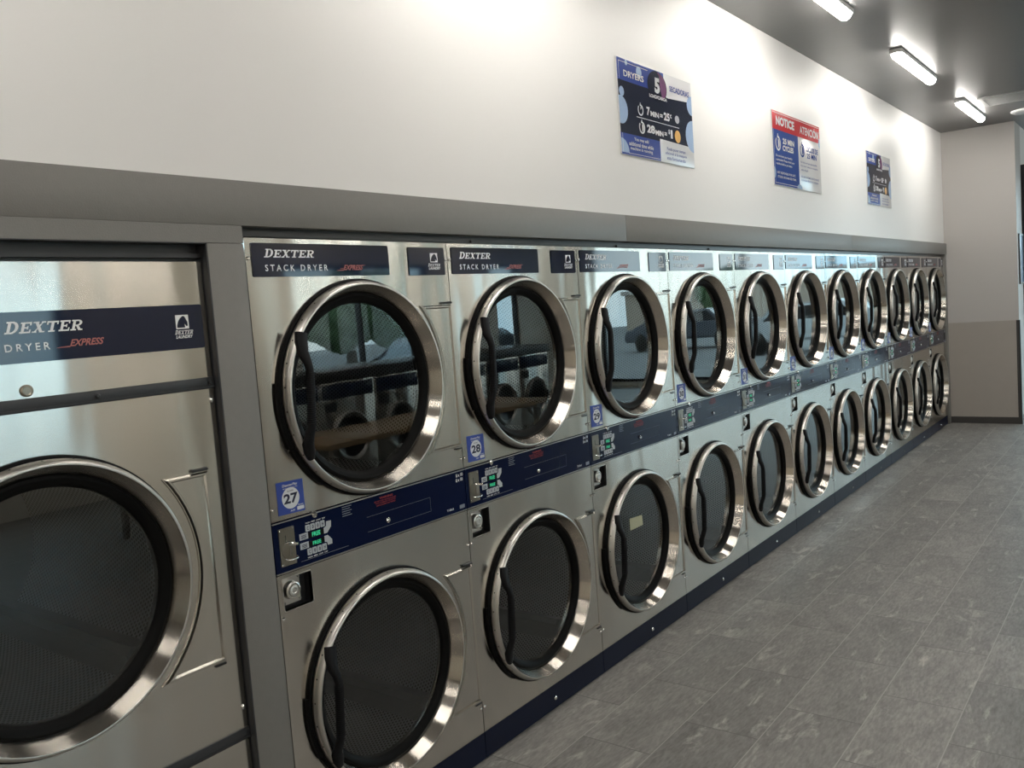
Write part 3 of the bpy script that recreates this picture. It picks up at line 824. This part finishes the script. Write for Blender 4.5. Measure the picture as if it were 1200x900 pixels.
# ------------------------------------------------------------------ signs
def sign_obj(t, name, polys, m, x):
    for P in polys:
        bm = bmesh.new(); flat(bm, P, x)
        obj(name, bm, m, t, smooth=0)
def Rr(a, b, c, d): return [(a, b), (c, b), (c, d), (a, d)]
def sign_texts(t, name, items, m, x):
    bm = bmesh.new()
    for it in items:
        s, y0, y1, z0, z1 = it[:5]; text(bm, s, x, y0, y1, z0, z1, bold=(it[5] if len(it) > 5 else .02)+.004)
    return obj(name, bm, m, t, smooth=0)
def watch(bm, cy, cz, r, x, fill):
    n = 24
    for i in range(n):
        a0, a1 = 2*PI*i/n, 2*PI*(i+1)/n
        if PI*.5 < a0 < PI*.72: continue
        flat(bm, [(cy+r*math.cos(a0), cz+r*math.sin(a0)), (cy+r*math.cos(a1), cz+r*math.sin(a1)), (cy+.72*r*math.cos(a1), cz+.72*r*math.sin(a1)), (cy+.72*r*math.cos(a0), cz+.72*r*math.sin(a0))], x)
    flat(bm, Rr(cy-.12*r, cz+r, cy+.12*r, cz+1.28*r), x)
    a1 = PI/2-2*PI*fill
    pts = [(cy, cz)]+[(cy+.6*r*math.cos(PI/2+(a1-PI/2)*i/10), cz+.6*r*math.sin(PI/2+(a1-PI/2)*i/10)) for i in range(11)]
    flat(bm, pts, x)

def price_sign():
    t = thing('wall_sign', 'x', 'sign', (.0, 2.015, 2.205), 'dryer price signs on the white wall')
    Yo, Zo = -2.015, -2.205
    def sh(P): return [(a+Yo, b+Zo) for a, b in P]
    def tx(L): return [(i[0], i[1]+Yo, i[2]+Yo, i[3]+Zo, i[4]+Zo)+tuple(i[5:]) for i in L]
    bm = bmesh.new(); box(bm, .001, .006, 0, .742, 0, .422, bev=.0008); obj('sign_board', bm, M['sg_white'], t)
    sign_obj(t, 'blue_field', [sh(Rr(2.017, 2.530, 2.46, 2.625)), sh(Rr(2.017, 2.207, 2.388, 2.305))], M['sg_blue'], .0066)
    sign_obj(t, 'dark_field', [sh([(2.017, 2.300), (2.388, 2.300), (2.388, 2.312), (2.755, 2.305), (2.755, 2.528), (2.46, 2.512), (2.46, 2.53), (2.017, 2.53)])], M['sg_navy'], .0069)
    sign_obj(t, 'bubble', [sh(P) for P in (circle_pts(2.030, 2.400, .062, 24)[:7]+[(2.017, 2.46), (2.017, 2.34)]+circle_pts(2.030, 2.400, .062, 24)[18:],
        [(2.017, 2.215)]+[(2.017+.068*math.sin(a*PI/16), 2.215+.062*math.cos(a*PI/16)) for a in range(9)],
        circle_pts(2.045, 2.480, .022, 18), circle_pts(2.10, 2.612, .012, 16), circle_pts(2.215, 2.588, .026, 20),
        [(2.755, 2.560)]+[(2.755-.055*math.sin(a*PI/12), 2.512+.048*math.cos(a*PI/12)) for a in range(13)],
        [(2.755, 2.44)]+[(2.755-.085*math.sin(a*PI/12), 2.360+.080*math.cos(a*PI/12)) for a in range(13)])], M['sg_light'], .0072)
    sign_obj(t, 'badge_disc', [sh(circle_pts(2.390, 2.553, .070, 36, ry=.098)), sh(Rr(2.30, 2.488, 2.49, 2.515))], M['sg_navy'], .0075)
    sign_obj(t, 'badge_disc', [sh([(2.41, 2.62)]+[(2.392+.092*math.cos(PI/2-a*PI/12), 2.553+.066*math.sin(PI/2-a*PI/12)) for a in range(11)]+[(2.42, 2.545)])], M['sg_purple'], .0077)
    L = [('5', 2.362, 2.414, 2.520, 2.592, .05), ('LOAD/CARGA', 2.305, 2.482, 2.494, 2.510, .03), ('DRYERS', 2.070, 2.256, 2.549, 2.577, .02),
         ('7', 2.268, 2.300, 2.405, 2.444, .04), ('MIN', 2.305, 2.388, 2.406, 2.430, .04), ('=', 2.400, 2.428, 2.414, 2.428, .03), ('25', 2.440, 2.500, 2.404, 2.442, .04), ('c', 2.505, 2.522, 2.422, 2.440, .02),
         ('28', 2.262, 2.340, 2.326, 2.364, .04), ('MIN', 2.345, 2.425, 2.324, 2.348, .04), ('=', 2.436, 2.462, 2.334, 2.348, .03), ('$', 2.478, 2.496, 2.342, 2.366, .02), ('1', 2.502, 2.522, 2.326, 2.366, .04),
         ('You may add', 2.135, 2.27, 2.271, 2.290, .01), ('additional time while', 2.085, 2.315, 2.250, 2.268, .01), ('machine is running', 2.095, 2.305, 2.228, 2.246, .01)]
    o = sign_texts(t, 'lettering', tx(L), M['sg_white'], .0081)
    bm = bmesh.new(); watch(bm, 2.210+Yo, 2.420+Zo, .026, .0081, .12); watch(bm, 2.215+Yo, 2.342+Zo, .028, .0081, .5)
    for q in ((2.170, 2.384, 2.600, 2.387), (2.030, 2.535, 2.032, 2.612), (2.030, 2.610, 2.30, 2.612), (2.030, 2.216, 2.032, 2.30), (2.08, 2.214, 2.38, 2.216)): flat(bm, sh(Rr(*q)), .0074)
    obj('stopwatch', bm, M['sg_white'], t, smooth=0)
    sign_texts(t, 'lettering', tx([('SECADORAS', 2.515, 2.728, 2.550, 2.577, .01), ('Puede poner tiempo', 2.455, 2.655, 2.262, 2.280, .0), ('adicional si la maquina', 2.435, 2.665, 2.241, 2.259, .0), ('esta funcionando', 2.450, 2.650, 2.221, 2.238, .0)]), M['sg_blue'], .0081)
    sign_obj(t, 'silver_coin', [sh(circle_pts(2.580, 2.424, .019, 20, ry=.024))], M['sg_silver'], .0081)
    sign_obj(t, 'gold_coin', [sh(circle_pts(2.577, 2.342, .030, 24, ry=.032))], M['sg_gold'], .0081)
    return t
ps = price_sign(); ps['label'] = 'blue and black dryer price sign, nearer of the two alike, left of the red notice'
ps2 = copy_tree(ps); ps2.location = (.0, 5.955, 2.2); ps2['label'] = 'blue and black dryer price sign, farther of the two alike, right of the red notice'

def notice_sign():
    t = thing('wall_sign', 'red topped blue and white notice sign between the two price signs on the white wall', 'sign', (.0, 3.885, 2.205))
    Yo, Zo = -3.885, -2.205
    def sh(P): return [(a+Yo, b+Zo) for a, b in P]
    def tx(L): return [(i[0], i[1]+Yo, i[2]+Yo, i[3]+Zo, i[4]+Zo)+tuple(i[5:]) for i in L]
    bm = bmesh.new(); box(bm, .001, .006, 0, .902, 0, .453, bev=.0008); obj('sign_board', bm, M['sg_white'], t)
    sign_obj(t, 'red_field', [sh(Rr(3.887, 2.544, 4.785, 2.656))], M['sg_red'], .0066)
    sign_obj(t, 'blue_field', [sh(Rr(3.887, 2.208, 4.340, 2.544))], M['sg_bluep'], .0066)
    bm = bmesh.new()
    for q in ((3.90, 2.645, 4.77, 2.648), (3.90, 2.22, 3.903, 2.54), (3.90, 2.218, 4.31, 2.221)): flat(bm, sh(Rr(*q)), .0072)
    watch(bm, 3.972+Yo, 2.462+Zo, .046, .0072, .5)
    obj('stopwatch', bm, M['sg_white'], t, smooth=0)
    sign_texts(t, 'lettering', tx([('NOTICE', 3.950, 4.278, 2.573, 2.628, .04), ('ATENCI\u00d3N', 4.383, 4.756, 2.568, 2.632, .012), ('25 MIN', 4.055, 4.262, 2.467, 2.503, .04), ('CYCLES', 4.050, 4.245, 2.424, 2.459, .04),
        ('Do not leave your laundry', 3.925, 4.215, 2.376, 2.394, .01), ('unattended. Please check your', 3.925, 4.255, 2.352, 2.370, .01), ('machine before you leave.', 3.925, 4.210, 2.328, 2.346, .01),
        ('NOT RESPONSIBLE FOR LOST,', 3.935, 4.265, 2.275, 2.291, .01), ('STOLEN, OR DAMAGED ITEMS.', 3.940, 4.275, 2.250, 2.266, .01)]), M['sg_white'], .0074)
    sign_texts(t, 'lettering', tx([('CICLOS DE', 4.497, 4.735, 2.462, 2.497, .02), ('25 MIN', 4.505, 4.700, 2.420, 2.455, .02), ('No deje su ropa desatendida.', 4.375, 4.705, 2.378, 2.392, .0), ('Por favor revise su maquina', 4.375, 4.715, 2.354, 2.368, .0), ('antes de salir.', 4.378, 4.520, 2.330, 2.344, .0),
        ('NO NOS HACEMOS RESPONSABLES', 4.375, 4.735, 2.285, 2.298, .0), ('POR ROPA PERDIDA O ROBADA.', 4.375, 4.725, 2.262, 2.275, .0)]), M['sg_bluep'], .0074)
    bm = bmesh.new(); watch(bm, 4.415+Yo, 2.462+Zo, .044, .0074, .5); obj('stopwatch', bm, M['sg_bluep'], t, smooth=0, label='dark blue stopwatch symbol')
    sign_obj(t, 'bubble', [sh([(3.887, 2.32)]+[(3.887+.03*math.sin(a*PI/12), 2.28+.035*math.cos(a*PI/12)) for a in range(13)]), sh([(4.785, 2.58)]+[(4.785-.03*math.sin(a*PI/12), 2.545+.035*math.cos(a*PI/12)) for a in range(13)]), sh([(4.34, 2.208)]+[(4.34+.05*math.cos(PI-a*PI/8), 2.208+.03*math.sin(PI-a*PI/8)) for a in range(9)])], M['sg_light'], .0070)
    return t
notice_sign()

# ------------------------------------------------------------------ ceiling fittings
def make_lamp(L=1.12):
    t = thing('ceiling_light', 'x', 'ceiling light', (0, 0, 0), 'ceiling strip lights')
    bm = bmesh.new(); box(bm, -.038, .038, 0, L, -.028, -.0005, bev=.003); obj('housing', bm, M['lampwhite'], t)
    bm = bmesh.new()                                       # rounded wrap lens with domed ends
    prof = []
    nl, nr = 8, 10
    ys = [.012+.035*(1-math.cos(i*PI/2/4)) for i in range(5)]; rs = [math.sin(i*PI/2/4) for i in range(5)]
    st = [(y, max(r, .05)) for y, r in zip(ys, rs)]
    st = st+[(L-y, r) for y, r in st[::-1]]
    rings = []
    for y, r in st:
        rings.append([bm.verts.new((.037*r*math.cos(PI*i/nr), y, -.0285-.038*r*math.sin(PI*i/nr))) for i in range(nr+1)])
    for a, b in zip(rings, rings[1:]):
        for i in range(nr): bm.faces.new((a[i], a[i+1], b[i+1], b[i]))
    obj('diffuser', bm, M['lamp'], t, smooth=60)
    return t
LX = .485
spots = []
for row, x in enumerate((LX, 3.0, 6.25)):  # middle and right rows are added out of view to brighten floor and wall
    for i in range(6):
        y = 7.13-2.21*i if row == 0 else 6.4-2.6*i+1.6
        spots.append((row, i, x, y))
names = ['farthest along the left wall, beside the ceiling vent', 'middle of the three in view',
         'cut off by the top edge of the photo']
lamp0 = make_lamp()
for j, (row, i, x, y) in enumerate(spots):
    o = lamp0 if j == 0 else copy_tree(lamp0)
    o.location = (x, y, ROOM_Z)
    if row == 0 and i < 3: o['label'] = 'white glowing ceiling light, '+names[i]
    elif row == 0: o['label'] = 'white glowing ceiling light over the left wall, %s behind the camera end' % ('first', 'second', 'third')[i-3]
    else: o['label'] = 'added unseen ceiling light in the %s row of the room, %s from the far end' % ('middle' if row == 1 else 'right', ('first', 'second', 'third', 'fourth', 'fifth', 'sixth')[i])

v = thing('ceiling_vent', 'pale rectangular slotted air vent set in the dark ceiling', 'air vent', (.60, 7.28, ROOM_Z))
bm = bmesh.new()
Lv, Wv, q = 1.2, .46, .035
for b in ((0, Lv, 0, q), (0, Lv, Wv-q, Wv), (0, q, q, Wv-q), (Lv-q, Lv, q, Wv-q)): box(bm, b[0], b[1], b[2], b[3], -.012, -.0005)
obj('frame', bm, M['ventwhite'], v, smooth=0)
bm = bmesh.new(); box(bm, q, Lv-q, q, Wv-q, -.004, -.0005); obj('backing', bm, M['ventdark'], v, smooth=0)
for i in range(9):
    bm = bmesh.new(); y0 = q+.012+i*(Wv-2*q-.02)/9
    box(bm, q, Lv-q, y0, y0+.016, -.010, -.006); obj('slat', bm, M['ventwhite'], v, smooth=0)

d = thing('ceiling_speaker', 'round white shallow disc fitting on the ceiling by the far corner', 'ceiling fitting', (.86, 8.35, ROOM_Z))
bm = bmesh.new()
def zlathe(bm, prof, n=40):
    rings = [[bm.verts.new((r*math.cos(2*PI*i/n), r*math.sin(2*PI*i/n), z)) for i in range(n)] for z, r in prof]
    for a, b in zip(rings, rings[1:]):
        for i in range(n): bm.faces.new((a[i], a[(i+1) % n], b[(i+1) % n], b[i]))
    bm.faces.new(rings[-1])
zlathe(bm, [(-.0005, .14), (-.012, .14), (-.022, .12), (-.024, .10)]); obj('rim', bm, M['lampwhite'], d)
bm = bmesh.new(); zlathe(bm, [(-.0245, .10), (-.030, .07), (-.031, .01)]); obj('grille', bm, M['sg_white'], d)

# framed board on the short return wall at the right edge
b = thing('framed_board', 'dark framed board hanging on the short return wall at the right edge', 'board', (.68, 8.985, 1.45))
bm = bmesh.new(); box(bm, .001, .008, .02, .28, .02, .50); obj('sheet', bm, M['sg_light'], b, smooth=0)
bm = bmesh.new()
for q4 in ((0, .30, 0, .02), (0, .30, .50, .52), (0, .02, .02, .50), (.28, .30, .02, .50)): box(bm, .001, .014, q4[0], q4[1], q4[2], q4[3])
obj('frame', bm, M['blackmetal'], b, smooth=0)

# ------------------------------------------------------------------ what the glass and steel reflect: washers, table, street
def make_washer():
    t = thing('washing_machine', 'x', 'washing machine', (0, 0, 0), 'washing machines across the aisle')
    bm = bmesh.new(); box(bm, 0, .75, .004, .736, .05, 1.06, bev=.006); obj('body', bm, M['steel'], t)
    bm = bmesh.new(); box(bm, .02, .74, .01, .73, 0, .05); obj('plinth', bm, M['blackmetal'], t, smooth=0)
    bm = bmesh.new(); box(bm, -.012, .0, .03, .71, .90, 1.04, bev=.003); obj('control_panel', bm, M['navy'], t)
    bm = bmesh.new()
    lathe(bm, [(0, .25), (-.03, .25), (-.04, .235), (-.02, .205)], .37, .52, 64); dd = obj('door', bm, M['rimlip'], t)
    bm = bmesh.new(); r = lathe(bm, [(-.02, .205), (.0, .15)], .37, .52, 48); bm.faces.new(r[-1]); obj('glass', bm, M['dispglass'], dd)
    bm = bmesh.new(); box(bm, -.06, -.035, .60, .63, .46, .58, bev=.004); obj('handle', bm, M['blackplastic'], dd)
    bm = bmesh.new(); box(bm, -.010, .0, .05, .20, .78, .87, bev=.002); obj('soap_drawer', bm, M['blackplastic'], t)
    return t
w0 = make_washer(); wn = 6
ordn = ('first', 'second', 'third', 'fourth', 'fifth', 'sixth', 'seventh', 'eighth', 'ninth')
for i in range(wn):
    o = w0 if i == 0 else copy_tree(w0)
    o.location = (3.9, 2.7+.74*i, 0)
    o['label'] = 'steel front loading washing machine, %s in the row facing the dryers' % ordn[i]
bm = bmesh.new(); box(bm, 3.88, 4.85, 2.65, 7.18, 1.062, 1.16, bev=.01); tag(obj('counter_top', bm, M['blackmetal']), 'long black counter top over the washing machines', 'counter top')

for TX, TY, lb in ((2.35, 2.2, 'long tan laminate folding table in the aisle between dryers and washers'), (4.1, -.3, 'long tan laminate folding table beside the end of the washer row')):
  t = thing('folding_table', lb, 'table', (TX, TY, 0), 'folding tables')
  bm = bmesh.new(); box(bm, 0, .7, 0, 2.6, .72, .76, bev=.006); obj('tabletop', bm, M['wood'], t)
  for x in (.05, .60):
    for y in (.08, 2.47):
        bm = bmesh.new(); box(bm, x, x+.05, y, y+.05, 0, .72); obj('leg', bm, M['rimlip'], t, smooth=0)

bm = bmesh.new(); box(bm, -30, 60, -25, 60, -.25, -.11); tag(obj('street_ground', bm, M['asphalt'], smooth=0), 'grey asphalt parking ground outside the windows', 'ground')
def tree(x, y, h, r, seed, label):
    random.seed(seed)
    t = thing('street_tree', label, 'tree', (x, y, -.11), 'street trees outside')
    bm = bmesh.new()
    n = 10; R0 = [[bm.verts.new((rr*math.cos(2*PI*i/n), rr*math.sin(2*PI*i/n), z)) for i in range(n)] for z, rr in ((0, .2), (h*.5, .13), (h*.8, .05))]
    for a, b2 in zip(R0, R0[1:]):
        for i in range(n): bm.faces.new((a[i], a[(i+1) % n], b2[(i+1) % n], b2[i]))
    obj('trunk', bm, M['bark'], t)
    bm = bmesh.new()
    for k in range(9):
        c = Vector((random.uniform(-.5, .5)*r, random.uniform(-.5, .5)*r, h*.72+random.uniform(-.3, .35)*r))
        g = bmesh.ops.create_icosphere(bm, subdivisions=3, radius=r*random.uniform(.4, .6), matrix=Matrix.Translation(c))
        for vv in g['verts']: vv.co += (vv.co-c).normalized()*random.uniform(-.09, .12)*r
    obj('foliage', bm, M['leaf'], t, smooth=0)
for i, (x, y, h, r) in enumerate(((15, 14, 3.0, 1.3), (17, 9.5, 2.4, 1.2), (20, 21, 2.8, 1.4), (15, 38, 2.7, 1.3), (2.5, 38, 2.9, 1.3), (17, 4, 2.8, 1.3))):
    tree(x, y, h, r, 30+i, 'leafy street tree outside the windows, %s of six' % ordn[i])
def car(x, y, rz, m, label):
    t = thing('parked_car', label, 'car', (x, y, -.11), 'parked cars outside'); t.rotation_euler = (0, 0, rz)
    bm = bmesh.new()
    side = [(-2.2, .35), (-2.15, .75), (-1.3, .92), (-.7, 1.38), (.8, 1.42), (1.5, .98), (2.15, .9), (2.2, .4)]
    A = [bm.verts.new((-.85, a, b)) for a, b in side]; B = [bm.verts.new((.85, a, b)) for a, b in side]
    bm.faces.new(A); bm.faces.new(B[::-1])
    for i in range(len(A)): bm.faces.new((A[i], B[i], B[(i+1) % len(A)], A[(i+1) % len(A)]))
    bmesh.ops.bevel(bm, geom=bm.edges[:], offset=.08, segments=3, affect='EDGES', clamp_overlap=True)
    obj('body', bm, m, t)
    bm = bmesh.new()
    for sx in (-.845, .845):
        flat(bm, [(-1.1, .95), (-.62, 1.3), (.72, 1.34), (1.25, 1.0)], sx*1.02)
    obj('side_window', bm, M['dispglass'], t, smooth=0)
    for sx in (-.75, .75):
        for sy in (-1.35, 1.4):
            bm = bmesh.new(); rg = lathe(bm, [(sx-.1, .33), (sx+.1, .33)], sy, .33, 28); bm.faces.new(rg[0]); bm.faces.new(rg[1]); obj('wheel', bm, M['rubber'], t)
for i, (x, y, rz, m) in enumerate(((10.5, 6.2, .1, 'carpaint'), (10.8, 13.2, .1, 'cardark'), (5.2, 21, 1.5, 'carpaint'), (-1.0, 24, 1.5, 'cardark'), (10.5, 25, 1.4, 'cardark'))):
    car(x, y, rz, M[m], '%s car parked outside the windows, %s of five' % ('silver' if m == 'carpaint' else 'dark', ordn[i]))
t = thing('street_building', 'tan single storey building across the street', 'building', (0, 48, -.11))
bm = bmesh.new(); box(bm, -12, 26, 0, 8, 0, 2.6); obj('wall', bm, M['brick'], t, smooth=0)
bm = bmesh.new(); box(bm, -12.3, 26.3, -.3, 8.3, 2.6, 2.9); obj('roof', bm, M['wainscot'], t, smooth=0)

# ------------------------------------------------------------------ sky
w = bpy.data.worlds.new('daylight_sky'); bpy.context.scene.world = w; w.use_nodes = True
nt = w.node_tree
for n in list(nt.nodes): nt.nodes.remove(n)
out = nt.nodes.new('ShaderNodeOutputWorld'); bg = nt.nodes.new('ShaderNodeBackground')
tc = nt.nodes.new('ShaderNodeTexCoord'); nz = nt.nodes.new('ShaderNodeTexNoise'); nz.inputs['Scale'].default_value = 3; nz.inputs['Detail'].default_value = 5
nt.links.new(tc.outputs['Generated'], nz.inputs['Vector'])
cr = nt.nodes.new('ShaderNodeValToRGB'); cr.color_ramp.elements[0].position = .4; cr.color_ramp.elements[1].position = .62
cr.color_ramp.elements[0].color = (.50, .78, .95, 1); cr.color_ramp.elements[1].color = (.92, 1., 1., 1)
nt.links.new(nz.outputs[0], cr.inputs[0]); nt.links.new(cr.outputs[0], bg.inputs[0]); bg.inputs[1].default_value = 3.6
nt.links.new(bg.outputs[0], out.inputs[0])

# ------------------------------------------------------------------ camera
F, YAW, PIT, ROL = 1017.15, .651586, -.0825970, -.0737566
fw = Vector((-math.sin(YAW)*math.cos(PIT), math.cos(YAW)*math.cos(PIT), math.sin(PIT)))
r = fw.cross(Vector((0, 0, 1))).normalized(); u = r.cross(fw)
c, s = math.cos(ROL), math.sin(ROL)
r2 = c*r+s*u; u2 = -s*r+c*u
cam = bpy.data.cameras.new('camera'); co = bpy.data.objects.new('camera', cam); C.objects.link(co)
cam.sensor_width = 36; cam.lens = F/1200*36; cam.clip_start = .02
mat = Matrix((( r2.x, u2.x, -fw.x, 1.919671), (r2.y, u2.y, -fw.y, -1.411188), (r2.z, u2.z, -fw.z, 1.549013), (0, 0, 0, 1)))
co.matrix_world = mat
bpy.context.scene.camera = co

# ------------------------------------------------------------------ layout units -> metres
for me in bpy.data.meshes:
    me.transform(Matrix.Scale(S, 4))
for o in C.objects: o.location = o.location*S

sc = bpy.context.scene
sc.view_settings.view_transform = 'Standard'; sc.view_settings.look = 'None'
sc.view_settings.gamma = 1; sc.view_settings.use_curve_mapping = False
sc.view_settings.exposure = 0.55
sc.cycles.use_denoising = True
sc.cycles.max_bounces = 10; sc.cycles.transparent_max_bounces = 12; sc.cycles.glossy_bounces = 6
sc.cycles.sample_clamp_indirect = 6
